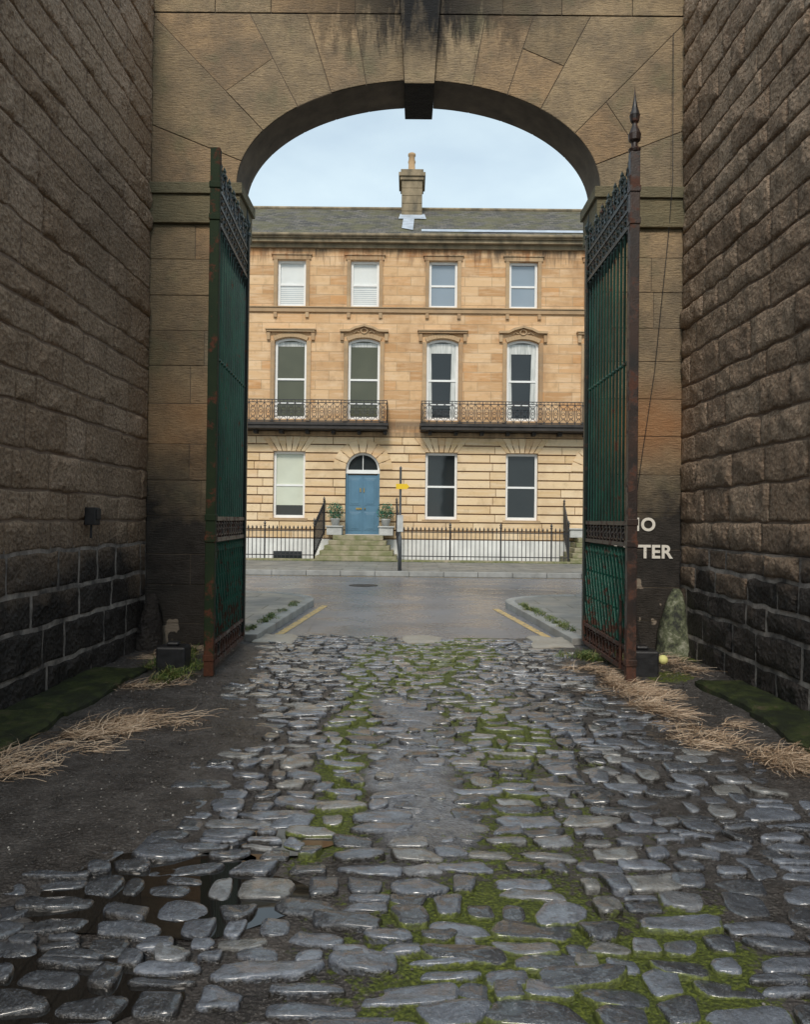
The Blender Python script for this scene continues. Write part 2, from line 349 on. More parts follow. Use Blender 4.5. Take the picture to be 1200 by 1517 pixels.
# ================================================================ ARCHWAY
arch=empty("stone_archway")
mb=MB();core=MB()
CX,CZ,A,B=.07,5.25,2.05,1.2
JL,JR=CX-A,CX+A
def pier(x0,x1,seed):
    rr=random.Random(seed);z=-.05
    while z<4.79:
        h=rr.uniform(.34,.46)
        if z+h>4.6:h=4.8-z
        g=.003
        if rr.random()<.4:
            m=x0+(x1-x0)*rr.uniform(.35,.65);segs=[(x0,m),(m,x1)]
        else:segs=[(x0,x1)]
        for a,b in segs: 
            o=rr.uniform(-.004,.004)
            mb.box(a+g,b-g,YA+o,YB+o,z+g,z+h-g,(rr.random(),0,rr.random()))
        z+=h
    core.box(x0+.012,x1-.012,YA+.008,YB-.008,-.05,4.8)
    mb.box(x0-(.05 if x0>0 else 0)+.002,x1+(.05 if x0<0 else 0)-.002,YA-.05,YB+.05,4.803,5.12,(.9,0,.5))
    mb.box(x0-(.08 if x0>0 else 0)+.002,x1+(.08 if x0<0 else 0)-.002,YA-.08,YB+.08,5.123,5.245,(.95,0,.5))
pier(XL,JL,21);pier(JR,XR,22)
Z1=7.2
def ell(t): return (CX+A*math.cos(t),CZ+B*math.sin(t))
def nrm(t):
    n=(math.cos(t)/A,math.sin(t)/B);l=math.hypot(*n);return (n[0]/l,n[1]/l)
def hit(t):
    p=ell(t);n=nrm(t);k=[]
    if n[0]>1e-6:k.append((XR-p[0])/n[0])
    if n[0]<-1e-6:k.append((XL-p[0])/n[0])
    if n[1]>1e-6:k.append((Z1-p[1])/n[1])
    s=min(k);return (p[0]+n[0]*s,p[1]+n[1]*s),s
def inset(po,d):
    n=len(po);out=[]
    area=sum(po[i][0]*po[(i+1)%n][1]-po[(i+1)%n][0]*po[i][1] for i in range(n));sg=1 if area>0 else -1
    for i in range(n):
        p0,p1,p2=po[i-1],po[i],po[(i+1)%n]
        d1=(p1[0]-p0[0],p1[1]-p0[1]);d2=(p2[0]-p1[0],p2[1]-p1[1])
        l1=math.hypot(*d1) or 1;l2=math.hypot(*d2) or 1
        n1=(-d1[1]/l1*sg,d1[0]/l1*sg);n2=(-d2[1]/l2*sg,d2[0]/l2*sg)
        b=(n1[0]+n2[0],n1[1]+n2[1]);dd=1+n1[0]*n2[0]+n1[1]*n2[1];k=d/max(dd,.35)
        out.append((p1[0]+b[0]*k,p1[1]+b[1]*k))
    return out if sg>0 else out[::-1]
def vous(t0,t1,split=None):
    N=8;arc=[ell(t0+(t1-t0)*i/N) for i in range(N+1)]
    h0,s0=hit(t0);h1,s1=hit(t1)
    cor=[]
    for c in((XR,Z1),(XL,Z1)):
        if (abs(h0[0]-c[0])<1e-6 and abs(h1[1]-c[1])<1e-6 and abs(h0[1]-c[1])>1e-6) or (abs(h1[0]-c[0])<1e-6 and abs(h0[1]-c[1])<1e-6 and abs(h1[1]-c[1])>1e-6): cor.append(c)
    outer=[h1]+cor+[h0]
    polys=[]
    if split and split<min(s0,s1)*.9:
        q0=(arc[0][0]+nrm(t0)[0]*split,arc[0][1]+nrm(t0)[1]*split);q1=(arc[-1][0]+nrm(t1)[0]*split,arc[-1][1]+nrm(t1)[1]*split)
        polys=[arc+[q1,q0],[q0,q1]+outer]
    else: polys=[arc+outer]
    for po in polys: mb.prism(inset(po,.0035),YA+random.uniform(-.006,.006),YB,0)
    core.prism(inset(arc+outer,-.0),YA+.010,YB-.02)
tk=R(85.2)
js=[R(a) for a in(0,13,31,48,61,73)]+[tk]
sp=[None,.5,None,.55,None,None]
sp2=[None,None,.62,None,None,None]
for i in range(6):
    vous(js[i],js[i+1],sp[i]);vous(math.pi-js[i+1],math.pi-js[i],sp2[i])
kb=6.37
mb.prism([(CX-.165,kb),(CX+.165,kb),(CX+.235,7.5),(CX-.235,7.5)],YA-.09,YB+.1,0,(.3,0,.3))
x=XL
while x<XR-.05:
    e=min(x+random.uniform(.6,1),XR);mb.box(x+.004,e-.004,YA,YB,7.21,7.5);x=e
core.box(XL,XR,YA+.02,YB-.02,7.21,7.5)
mb.box(XL,XR,YA-.1,YB+.1,7.505,7.7)
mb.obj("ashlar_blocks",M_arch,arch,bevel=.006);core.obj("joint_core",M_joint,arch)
def guard(name,cx,cy,r,h,mat,seed):
    m=MB();n=16;L=10;vs=[];fs=[]
    for i in range(L):
        f=i/(L-1);rad=r*(1-.7*f**1.8)*(1 if i<L-1 else .6)
        for k in range(n):
            a=2*math.pi*k/n;q=rad*(1+.25*float(fbm(math.cos(a)*1.7,math.sin(a)*1.7,f*4,3,seed)))
            vs.append((cx+q*math.cos(a)+.05*f,cy+q*math.sin(a)+.06*f,-.05+f*h))
    for i in range(L-1):
        for k in range(n):
            l=(k+1)%n;fs.append((i*n+k,i*n+l,(i+1)*n+l,(i+1)*n+k))
    fs.append(tuple(range((L-1)*n,L*n)));m.add(vs,fs);return m.obj(name,mat,None,True)
guard("guard_stone",2.93,8.56,.2,.82,M_lich,1)
guard("guard_stone",-2.86,8.5,.16,.7,M_rockL,2)
let=empty("no_litter_lettering")
def txt(s,x,z,size,sp=1.0):
    cu=bpy.data.curves.new("t",'FONT');cu.body=s;cu.size=size;cu.space_character=sp;cu.extrude=.0015;cu.offset=.006;cu.align_x='LEFT'
    o=bpy.data.objects.new("t",cu);S.collection.objects.link(o);bpy.context.view_layer.update()
    me=bpy.data.meshes.new_from_object(o);bpy.data.objects.remove(o)
    o=bpy.data.objects.new("word_"+s.lower(),me);me.materials.clear();me.materials.append(M_let);S.collection.objects.link(o)
    w=max(v.co.x for v in me.vertices)
    o.location=(x-w,YA-.011,z);o.rotation_euler=(R(90),0,0);o.parent=let
    return o
txt("NO",2.765,1.41,.20,1.1);txt("LITTER",2.965,1.105,.205,1.06)
kbx=MB();kbx.box(XL+.02,XL+.12,7.0,7.11,1.42,1.58);kbx.box(XL+.12,XL+.135,7.01,7.10,1.47,1.57);kbx.tube([(XL+.06,7.055,1.42),(XL+.06,7.055,1.3)],.012);kbx.obj("key_box",M_black,None,bevel=.006)
cb=MB();cb.tube([(2.92,YA-.02,7.0),(2.9,YA-.1,5.3),(2.88,YA-.03,4.7),(2.74,YA-.03,3.2),(2.6,YA-.03,2.2),(2.52,YA-.04,1.6),(2.54,YA-.05,.5),(2.6,YA-.06,.1)],.004);cb.obj("cable",M_black)
# ================================================================ GATES
def ring(cx,cz,r,n=12): return [(cx+r*math.cos(2*math.pi*i/n),0,cz+r*math.sin(2*math.pi*i/n)) for i in range(n)]
def scroll(cx,cz,r,dirx,turns=1.4,n=16,up=1):
    out=[]
    for i in range(n+1):
        f=i/n;a=f*turns*2*math.pi;q=r*(1-.8*f)
        out.append((cx+dirx*q*math.cos(a),0,cz+up*q*math.sin(a)))
    return out
def gate(hx,hy,ang,W,fin_near):
    e=empty("iron_gate",(hx,hy,0),ang)
    b=MB();d=MB();l=MB();q=MB();st=MB()
    nb=14
    for i in range(1,nb):
        u=W*i/nb;b.tube([(u,0,1.5),(u,0,4.30)],.013,6)
        b.lathe(u,0,[(.013,3.0),(.024,3.02),(.013,3.04)],6)
    for i in range(1,nb*2):
        u=W*i/(nb*2);l.tube([(u,0,.32),(u,0,1.26)],.010,5)
        l.lathe(u,0,[(.010,1.16),(.02,1.18),(.004,1.25)],5)
    for i in range(nb):
        u0,u1=W*i/nb,W*(i+1)/nb
        for zz in(.36,.66,.96): l.tube([(u0,.010,zz),(u1,.010,zz+.28)],.006,4);l.tube([(u1,-.010,zz),(u0,-.010,zz+.28)],.006,4)
    for z0,z1 in((1.27,1.31),(1.47,1.51),(.30,.335),(.09,.13)): q.box(0,W,-.022,.022,z0,z1)
    for z0,z1 in((4.28,4.32),(4.45,4.48),(4.60,4.64)): d.box(0,W,-.022,.022,z0,z1)
    n=int(W/.13)
    for i in range(n):
        u=W*(i+.5)/n
        q.tube(ring(u,1.39,.062),.010,5,True);q.tube(ring(u,.215,.062),.010,5,True)
        q.lathe(u,0,[(.0,1.36),(.02,1.39),(0,1.42)],6)
        d.tube(ring(u,4.385,.058),.014,5,True);d.tube(ring(u,4.54,.052),.014,5,True)
        d.lathe(u,0,[(.0,4.34),(.034,4.385),(0,4.43)],6);d.lathe(u,0,[(.0,4.5),(.03,4.54),(0,4.58)],6)
    for i in range(n+1):
        u=W*i/n;q.box(u-.01,u+.01,-.012,.012,1.31,1.47);q.box(u-.01,u+.01,-.012,.012,.13,.30);d.box(u-.014,u+.014,-.016,.016,4.32,4.60)
        d.lathe(u,0,[(.004,4.14),(.022,4.2),(.03,4.25),(.012,4.28)],5)
    m=7
    for i in range(m):
        u=W*(i+.5)/m
        d.tube(scroll(u-.07,4.72,.07,1),.016,5);d.tube(scroll(u+.07,4.72,.07,-1),.016,5)
        d.tube(scroll(u-.045,4.84,.048,-1,1.2),.014,5);d.tube(scroll(u+.045,4.84,.048,1,1.2),.014,5)
        d.lathe(u,0,[(.018,4.62),(.02,4.82),(.034,4.86),(.015,4.9),(.02,4.92),(0,4.97)],7)
    for i in range(m+1):
        u=W*i/m;d.lathe(u,0,[(.016,4.62),(.016,4.74),(.028,4.77),(0,4.85)],6)
    d.box(-.035,.035,-.035,.035,.12,4.8)
    d.lathe(0,0,[(.05,4.8),(.05,4.83),(.025,4.85),(.045,4.9),(.05,4.94),(.02,5.0),(.012,5.06),(0,5.14)],10)
    st.box(W-.01,W+.07,-.045,.045,.03,4.95)
    for z in(.2,1.3,1.5,4.3,4.6): st.box(W-.02,W+.08,-.052,.052,z-.03,z+.03)
    if fin_near:
        st.lathe(W+.03,0,[(.05,4.95),(.06,4.98),(.03,5.0),(.03,5.04),(.055,5.06),(.06,5.12),(.03,5.19),(.022,5.22),(.04,5.24),(.05,5.3),(.03,5.36),(.014,5.44),(0,5.58)],10)
    q.tube([(W-.2,-.03,.1),(W-.2,-.03,.75)],.014,6)
    b.obj("bars",M_gate,e);d.obj("cresting_and_rails",M_gated,e);l.obj("dog_bars",M_gatel,e);q.obj("rusted_frame",M_rust,e);st.obj("meeting_stile",M_rust if fin_near else M_stileL,e,bevel=.006)
gate(-1.93,9.05,math.atan2(-1.80,.09),1.80,False)
gate(2.075,9.05,math.atan2(-1.80,0.0),1.80,True)
for x0,y0 in((-2.24,7.45),(2.28,7.55)):
    g=MB();g.box(x0-.14,x0+.14,y0-.11,y0+.11,-.03,.27);g.box(x0-.06,x0+.06,y0-.05,y0+.05,.27,.31);g.obj("gate_stop_block",M_black,None,bevel=.02)
bl=MB();bl.lathe(2.62,7.95,[(.05*math.sin(math.pi*i/8)+.0001,.10-.05*math.cos(math.pi*i/8)) for i in range(9)],14);bl.obj("yellow_ball",M_ball,None,True)
# ================================================================ LANE GROUND + SETTS
def leftb(y): return np.interp(y,[0,2.4,2.8,3.3,4,6.2,8,9.9],[-1.75,-1.65,-1.5,-1.25,-1.12,-1.25,-1.45,-1.55])
def rightb(y): return np.interp(y,[0,3,4,5,6,8.2,9.9],[2.8,2.7,2.4,2.0,1.7,1.75,1.75])
PUD=[(-.98,3.15,.42,.28),(-1.2,2.42,.36,.18),(-.62,3.6,.24,.15)]
def masks(x,y):
    x=np.asarray(x,float);y=np.asarray(y,float)
    wob=.5*fbm(x*1.5,y*1.5,0,4,5)
    L=sst(.34,-.30,x-leftb(y)+wob)
    Rr=sst(-.26,.3,x-rightb(y)+wob)
    pt=sst(.30,.14,np.abs(x-.02+.16*vn(y*1.1,0,0,8)+.12*fbm(x*5,y*5,0,2,4)))*sst(3.2,3.9,y+.3*wob)*sst(7.2,5.9,y)
    cen=np.exp(-((x-.45)/.78)**2)
    mo=cen*(.5+.5*sst(-.3,.3,fbm(x*1.1+3,y*.8,0,3,9)))*(.8+.2*sst(2.6,4.0,y))
    mo=np.maximum(mo,.85*np.exp(-((x-.95)/.38)**2)*sst(4.8,3.4,y)*sst(-.35,.15,fbm(x*1.6,y*1.6,0,3,31)))
    mo=np.maximum(mo,.85*np.exp(-((x-.62)/.25)**2)*sst(3.4,4.2,y)*sst(7.5,6.0,y)*sst(-.35,.15,fbm(x*1.6,y*1.2,0,3,37)))
    mo=np.maximum(mo,.75*np.exp(-((x+.38)/.22)**2)*sst(-.25,.2,fbm(x*1.6,y*1.2,4,3,31))*sst(2.6,3.8,y))
    mo=np.maximum(mo,.5*sst(1.9,2.4,x)*sst(-.1,.3,fbm(x*1.2,y*1.2,0,3,40)))
    mo=np.maximum(mo,.6*sst(-1.9,-2.3,x)*sst(.0,.35,fbm(x*.9,y*.9,7,3,41)))
    return L,Rr,pt,mo
def gz(x,y):
    x=np.asarray(x,float);y=np.asarray(y,float)
    L,Rr,pt,mo=masks(x,y)
    z=-.002+.012*fbm(x*2.2,y*2.2,0,4,2)+.007*fbm(x*11,y*11,0,3,3)
    z=z+.028*L+.026*Rr+.017*pt+.004*mo
    br=np.maximum(sst(.9,1.5,x)*sst(5.4,4.0,y),.8*sst(-.5,-1.0,x)*sst(4.5,3.5,y))
    z=z+.010*br*(1+1.5*fbm(x*1.7,y*1.7,0,3,6))
    z=z+.03*sst(-1.9,-2.7,x)+.03*sst(2.2,2.9,x)
    pud=0
    for px,py,rx,ry in PUD: pud=pud+np.exp(-(((x-px)/rx)**2+((y-py)/ry)**2)**2)
    z=z-.03*pud
    return z,L,Rr,pt,mo,pud
nx,ny=340,600
gx=np.linspace(XL-.02,XR+.02,nx);gy=np.concatenate([np.linspace(-5,1.2,40)[:-1],np.linspace(1.2,9.9,ny)])
GX,GY=np.meshgrid(gx,gy,indexing='ij')
Z,L,Rr,pt,mo,pud=gz(GX,GY)
Z=np.maximum(Z,-.05)
wet=.5+.5*fbm(GX*.9,GY*.9,2,3,70)
col=np.stack([mo*(1-.7*pt)*(1-.8*L),np.clip(pt,0,1)*.95,np.clip(pud+.45*(1-L)*(1-Rr)+.6*wet*np.maximum(L,Rr)+.7*pt,0,1)],-1).reshape(-1,3)
n,m=GX.shape;idx=np.arange(n*m).reshape(n,m)
F=np.stack([idx[:-1,:-1],idx[1:,:-1],idx[1:,1:],idx[:-1,1:]],-1).reshape(-1,4).tolist()
mb=MB();mb.v=np.stack([GX,GY,Z],-1).reshape(-1,3).tolist();mb.f=F;mb.c=col.tolist();mb.obj("lane_ground",M_lane,None,True)
rs=random.Random(5);st=[];y=.6
while y<9.8:
    rd=rs.uniform(.10,.18)
    x=-2.5+rs.uniform(-.2,0)
    while x<2.95:
        w=rs.choice([rs.uniform(.10,.18),rs.uniform(.16,.27),rs.uniform(.21,.36)])
        g1=rs.uniform(.0,.016);g2=rs.uniform(-.004,.016)
        hw,hd=w/2-g1/2,rd/2-g2/2
        q=rs.random()
        if q<.16 and w>.15:
            f=rs.uniform(.38,.62)
            st.append((x+w/2,y+rd*f/2,hw,rd*f/2-.003));st.append((x+w/2+rs.uniform(-.02,.02),y+rd*(1+f)/2,hw*.92,rd*(1-f)/2-.003))
        elif q<.24 and y<9:
            st.append((x+w/2,y+rd*.75,hw*.95,hd*1.35))
        else: st.append((x+w/2,y+rd/2+rs.uniform(-.012,.012),hw,hd))
        x+=w
    y+=rd
st=np.array(st)
Lm,Rm,pm,mm=masks(st[:,0],st[:,1])
u=rng.random(len(st));keep=~(((Lm>.8)&(u<.65))|((Rm>.8)&(u<.45)))
st=st[keep];Lm=Lm[keep];Rm=Rm[keep];pm=pm[keep];mm=mm[keep];N=len(st)
K=22;th=np.linspace(0,2*np.pi,K,endpoint=False)+.08
pw=rng.uniform(.18,.36,(N,1))
ct,sn=np.cos(th)[None],np.sin(th)[None]
SX=np.sign(ct)*np.abs(ct)**(2*pw);SY=np.sign(sn)*np.abs(sn)**(2*pw)
hw=st[:,2:3];hd=st[:,3:4]
cj=rng.uniform(-.42,.14,(N,4,2))
w00=(1-SX)*(1-SY)/4;w10=(1+SX)*(1-SY)/4;w01=(1-SX)*(1+SY)/4;w11=(1+SX)*(1+SY)/4
dx=w10*cj[:,0:1,0]+w11*cj[:,1:2,0]-w00*cj[:,2:3,0]-w01*cj[:,3:4,0]
dy=-w10*cj[:,0:1,1]+w11*cj[:,1:2,1]-w00*cj[:,2:3,1]+w01*cj[:,3:4,1]
px=(SX+dx)*hw;py=(SY+dy*1.3)*hd
no=1+.16*vn(px*26+st[:,0:1]*7,py*26+st[:,1:2]*9,np.arange(N)[:,None]*3.7,3)
px=px*no;py=py*no
a=rng.normal(0,.075,(N,1));px,py=px*np.cos(a)-py*np.sin(a),px*np.sin(a)+py*np.cos(a)
h=.020+rng.uniform(-.009,.010,N)-.012*Lm-.010*Rm
tx=rng.uniform(-.07,.07,(N,1));ty=rng.uniform(-.12,.08,(N,1))
wx=.08*fbm(st[:,0]*1.1,st[:,1]*.9,0,2,50)+.03*vn(st[:,0]*4,st[:,1]*4,0,53)
wy=.18*fbm(st[:,0]*.9,st[:,1]*1.0,3,2,51)+.045*vn(st[:,0]*3,st[:,1]*3,0,52)
edge=np.maximum(np.maximum(sst(-.6,-1.2,st[:,0])*sst(4.6,3.6,st[:,1]),sst(.9,1.6,st[:,0])*sst(4.6,3.2,st[:,1])*.55),sst(3.0,2.2,st[:,1])*.4)
rnd=rng.random(N)*(1-.72*edge)
layers=[];cols=[]
for kf,dz,ee in((1.01,-.08,1),(1.0,-.014,.95),(.965,-.004,.65),(.90,.0,.25),(.5,.0,0)):
    X=st[:,0:1]+wx[:,None]+px*kf;Y=st[:,1:2]+wy[:,None]+py*kf
    zz=h[:,None]+dz+px*kf*tx+py*kf*ty+(.011*fbm(X*13,Y*13,0,3,60) if kf<.98 else 0)
    layers.append(np.stack([X,Y,zz],-1));cols.append(np.stack([np.repeat(rnd[:,None],K,1),np.full((N,K),ee),np.repeat(mm[:,None],K,1)],-1))
cc=np.stack([st[:,0]+wx,st[:,1]+wy,h+.011*fbm((st[:,0]+wx)*13,(st[:,1]+wy)*13,0,3,60)],-1)[:,None]
V=np.concatenate(layers+[cc],1);C=np.concatenate(cols+[np.stack([rnd,0*rnd,mm],-1)[:,None]],1)
per=5*K+1;base=[]
for l in range(4):
    for k in range(K):
        q=(k+1)%K;base.append((l*K+k,l*K+q,(l+1)*K+q,(l+1)*K+k))
tri=[(4*K+k,4*K+(k+1)%K,5*K) for k in range(K)]
off=(np.arange(N)*per)[:,None,None]
mb=MB();mb.v=V.reshape(-1,3).tolist();mb.c=C.reshape(-1,3).tolist()
mb.f=(np.array(base)[None]+off).reshape(-1,4).tolist()+(np.array(tri)[None]+off).reshape(-1,3).tolist()
mb.obj("cobblestones",M_sett,None,True)
for j,(qx,qy,rx,ry) in enumerate(PUD):
    mb=MB();pp=[]
    for i in range(28):
        a=2*math.pi*i/28;q=1+.25*float(vn(math.cos(a)*2,math.sin(a)*2,j,77));pp.append((qx+rx*1.25*q*math.cos(a),qy+ry*1.3*q*math.sin(a),.006))
    mb.add(pp,[tuple(range(28))]);mb.obj("puddle",M_pud)
M=16000;X=rng.uniform(XL+.05,XR-.05,M);Y=rng.uniform(1.6,8.8,M)
zg,Lg,Rg,_,_,_=gz(X,Y);k=rng.random(M)<np.clip(np.maximum(Lg,Rg)+.10,0,1);X,Y,zg=X[k],Y[k],zg[k];M=len(X)
r=.0025+.006*rng.random(M)**3
O=np.array([(1,0,0),(0,1,0),(-1,0,0),(0,-1,0),(0,0,.8),(0,0,-.8)],float)
jt=rng.uniform(.6,1.4,(M,6,3))
V=O[None]*jt*r[:,None,None];an=rng.uniform(0,6.28,M);ca,sa=np.cos(an)[:,None],np.sin(an)[:,None]
V=np.stack([V[...,0]*ca-V[...,1]*sa+X[:,None],V[...,0]*sa+V[...,1]*ca+Y[:,None],V[...,2]+zg[:,None]+r[:,None]*.5],-1)
Fo=np.array([(0,1,4),(1,2,4),(2,3,4),(3,0,4),(1,0,5),(2,1,5),(3,2,5),(0,3,5)])
mb=MB();mb.v=V.reshape(-1,3).tolist();mb.f=(Fo[None]+(np.arange(M)*6)[:,None,None]).reshape(-1,3).tolist()
mb.c=np.repeat(np.stack([rng.random(M)**1.5,np.zeros(M),np.zeros(M)],-1),6,0).tolist();mb.obj("gravel",M_grav)
def slab(name,mat,x0,x1,y0,y1,z0,z1,seed=0):
    m=MB();nx=max(3,int((x1-x0)/.03));ny=max(3,int((y1-y0)/.03))
    U,V=np.meshgrid(np.linspace(x0,x1,nx),np.linspace(y0,y1,ny),indexing='ij')
    ed=np.minimum(np.minimum(U-x0,x1-U),np.minimum(V-y0,y1-V))
    H=z1+.022*fbm(U*5,V*5,0,4,seed)-.025*sst(.04,0,ed)
    X=U+.06*vn(U*2.5,V*2.5,1,seed+1);Y=V+.05*vn(U*3,V*3,2,seed+2)
    n,mm=U.shape;P=np.stack([X,Y,H],-1)
    i=np.arange(n*mm).reshape(n,mm);F=np.stack([i[:-1,:-1],i[1:,:-1],i[1:,1:],i[:-1,1:]],-1).reshape(-1,4).tolist()
    m.add(P.reshape(-1,3).tolist(),F,(.5,0,.5))
    bd=[(k,0) for k in range(n)]+[(n-1,k) for k in range(1,mm)]+[(k,mm-1) for k in range(n-2,-1,-1)]+[(0,k) for k in range(mm-2,0,-1)]
    top=[tuple(P[a,b]) for a,b in bd];N=len(top)
    m.add(top+[(p[0],p[1],z0) for p in top],[(k,k+N,(k+1)%N+N,(k+1)%N) for k in range(N)],(.5,0,.5))
    return m.obj(name,mat,None,True)
slab("mossy_slab",M_moss,-2.93,-2.48,4.1,5.6,-.02,.10,1);slab("mossy_slab",M_moss,-2.93,-2.42,5.64,7.3,-.02,.10,2)
slab("mossy_slab",M_moss,2.56,3.04,4.4,5.9,-.02,.10,3);slab("mossy_slab",M_moss,2.62,3.04,5.93,7.0,-.02,.10,4)
t=NT("threshold_stone");n=t.noise(4,5,.6);M_thr=t.out(t.mix(n,(.19,.18,.16),(.42,.38,.32)),t.mr(n,.3,.7,.3,.6),t.bump(t.noise(30,4),.4,.01))
slab("threshold_slab",M_thr,-1.86,-1.36,9.2,9.86,-.02,.045,5)
slab("threshold_slab",M_thr,1.5,1.98,9.1,9.85,-.02,.045,6)
slab("threshold_slab",M_thr,-.02,.42,9.35,9.8,-.02,.05,7)
# ================================================================ STREET
g=MB();g.add([(-600,-600,-.07),(600,-600,-.07),(600,900,-.07),(-600,900,-.07)],[(0,1,2,3)]);g.obj("ground",M_earth)
g=MB();g.add([(-80,9.31,0),(80,9.31,0),(80,20.5,0),(-80,20.5,0)],[(0,1,2,3)])
g.obj("road",M_asph)
def extrude_poly(m,poly,z0,z1,col=(.5,0,.5)):
    n=len(poly);vs=[(x,y,z0) for x,y in poly]+[(x,y,z1) for x,y in poly]
    m.add(vs,[tuple(range(n,2*n))]+[(i,(i+1)%n,(i+1)%n+n,i+n) for i in range(n)],col)
def near_pave(s,kx0,kx1):
    path=[(kx0,9.32),((kx0+kx1)/2,11.5),(kx1,13.4)]
    for i in range(1,9):
        a=i/8*math.pi/2;path.append((kx1+s*1.5*(1-math.cos(a)),13.4+1.5*math.sin(a)))
    path.append((s*80,14.9))
    off=[]
    for i,p in enumerate(path):
        a=path[max(0,i-1)];b=path[min(len(path)-1,i+1)]
        d=Vector((b[0]-a[0],b[1]-a[1])).normalized();nn=Vector((-d.y,d.x))*(-s);
        off.append((p[0]+nn.x*.16,p[1]+nn.y*.16))
    m=MB()
    fl=off+[(s*80,9.32)]
    extrude_poly(m,fl if s<0 else fl[::-1],0.002,.095);o=m.obj("pavement",M_pave)
    k=MB()
    for i in range(len(path)-1):
        Ls=math.hypot(path[i+1][0]-path[i][0],path[i+1][1]-path[i][1]);segs=max(1,min(60,int(Ls/.9)))
        for j in range(segs):
            f0,f1=j/segs+.006/Ls,(j+1)/segs-.006/Ls
            lp=lambda A,B,f:(A[0]+(B[0]-A[0])*f,A[1]+(B[1]-A[1])*f)
            q=[lp(path[i],path[i+1],f0),lp(path[i],path[i+1],f1),lp(off[i],off[i+1],f1),lp(off[i],off[i+1],f0)]
            extrude_poly(k,q,0.001,.105,(random.random(),0,.5))
    k.obj("kerb",M_kerb,None,bevel=.012)
near_pave(-1,-1.80,-1.62);near_pave(1,1.98,1.70)
m=MB();m.box(-80,80,20.66,25.3,0.002,.125);m.obj("pavement",M_pave)
m=MB();x=-40
while x<40:
    m.box(x+.005,x+.905,20.5,20.655,0.001,.135);x+=.91
m.obj("kerb",M_kerb,None,bevel=.012)
m=MB();m.box(-80,80,25.3,25.56,-.05,.19);m.obj("railing_plinth",M_step,None,bevel=.015)
m=MB();m.box(-80,80,25.56,27.3,-.068,-.03);m.obj("basement_area_ground",M_pave)
m=MB()
def strip(a,b,w,z=.0045):
    d=Vector((b[0]-a[0],b[1]-a[1])).normalized();nn=Vector((-d.y,d.x))*w/2
    m.add([(a[0]-nn.x,a[1]-nn.y,z),(b[0]-nn.x,b[1]-nn.y,z),(b[0]+nn.x,b[1]+nn.y,z),(a[0]+nn.x,a[1]+nn.y,z)],[(0,1,2,3)])
strip((-1.66,9.95),(-1.42,13.4),.11);strip((1.83,9.9),(1.50,13.2),.11)
strip((-40,20.28),(40,20.28),.08);m.obj("road_markings",M_yel)
t=MB();t.lathe(-1.0,17.6,[(.33,.001),(.33,.006),(.28,.007),(.0001,.007)],20);t.obj("manhole_cover",M_black)
# ================================================================ TERRACED HOUSE
YF=27.2
house=empty("sandstone_terraced_house")
BX=[-12.6,-9.8,-7.0,-4.2,-1.62,1.14,3.96,6.72,9.5,12.3]
doors=[-1.62,6.72+.0]
X0,X1=-14.2,14.0
wall=MB();trim=MB();rus=MB();white=MB();G={k:MB() for k in('d','p','g','bl','by','cu')}
ops=[]
for i,bx in enumerate(BX):
    ops.append((bx-.5,bx+.5,8.95,10.6,0))
    ops.append((bx-.56,bx+.56,5.0,7.86,1))
    if bx in doors: ops.append((bx-.6,bx+.6,.95,3.84,2))
    else: ops.append((bx-.56,bx+.56,1.52,3.86,0))
def panels(mb,x0,x1,z0,z1,y,ops):
    xs=sorted({x0,x1,*[o[0] for o in ops],*[o[1] for o in ops]});zs=sorted({z0,z1,*[min(max(o[2],z0),z1) for o in ops],*[min(max(o[3],z0),z1) for o in ops]})
    for i in range(len(xs)-1):
        for j in range(len(zs)-1):
            cx,cz=(xs[i]+xs[i+1])/2,(zs[j]+zs[j+1])/2
            if any(o[0]<cx<o[1] and o[2]<cz<o[3] for o in ops):continue
            mb.add([(xs[i],y,zs[j]),(xs[i+1],y,zs[j]),(xs[i+1],y,zs[j+1]),(xs[i],y,zs[j+1])],[(0,1,2,3)])
low=MB()
panels(wall,X0,X1,4.4,11.2,YF,ops);panels(low,X0,X1,.8,4.4,YF,ops)
def curve(x0,x1,zt,kind,n=12):
    c=(x0+x1)/2;hw=(x1-x0)/2
    if kind==2: return [(c+hw*math.cos(math.pi-math.pi*i/n),zt-hw+hw*math.sin(math.pi*i/n)) for i in range(n+1)]
    if kind==1:
        r=.13;Rr=(hw*hw+r*r)/(2*r);a=math.asin(hw/Rr)
        return [(c+Rr*math.sin(-a+2*a*i/n),zt-Rr+Rr*math.cos(-a+2*a*i/n)) for i in range(n+1)]
    return [(x0,zt),(x1,zt)]
for x0,x1,z0,z1,k in ops:
    cv=curve(x0,x1,z1,k);dz=.24
    for a,b in zip(cv[:-1],cv[1:]):
        if k: wall.add([(a[0],YF,a[1]),(b[0],YF,b[1]),(b[0],YF,z1),(a[0],YF,z1)],[(0,1,2,3)])
        wall.add([(a[0],YF,a[1]),(b[0],YF,b[1]),(b[0],YF+dz,b[1]),(a[0],YF+dz,a[1])],[(0,1,2,3)])
    wall.add([(x0,YF,z0),(x1,YF,z0),(x1,YF+dz,z0),(x0,YF+dz,z0)],[(0,1,2,3)])
    for xx,ze in((x0,cv[0][1]),(x1,cv[-1][1])):
        wall.add([(xx,YF,z0),(xx,YF+dz,z0),(xx,YF+dz,ze),(xx,YF,ze)],[(0,1,2,3)])
def bandring(mb,cv,w,y0,y1):
    n=len(cv);o=[]
    for i,p in enumerate(cv):
        a=cv[max(0,i-1)];b=cv[min(n-1,i+1)];d=Vector((b[0]-a[0],b[1]-a[1])).normalized();o.append((p[0]-d.y*w,p[1]+d.x*w))
    for i in range(n-1):
        mb.prism([cv[i],cv[i+1],o[i+1],o[i]],y0,y1,0,(.5,0,.5))
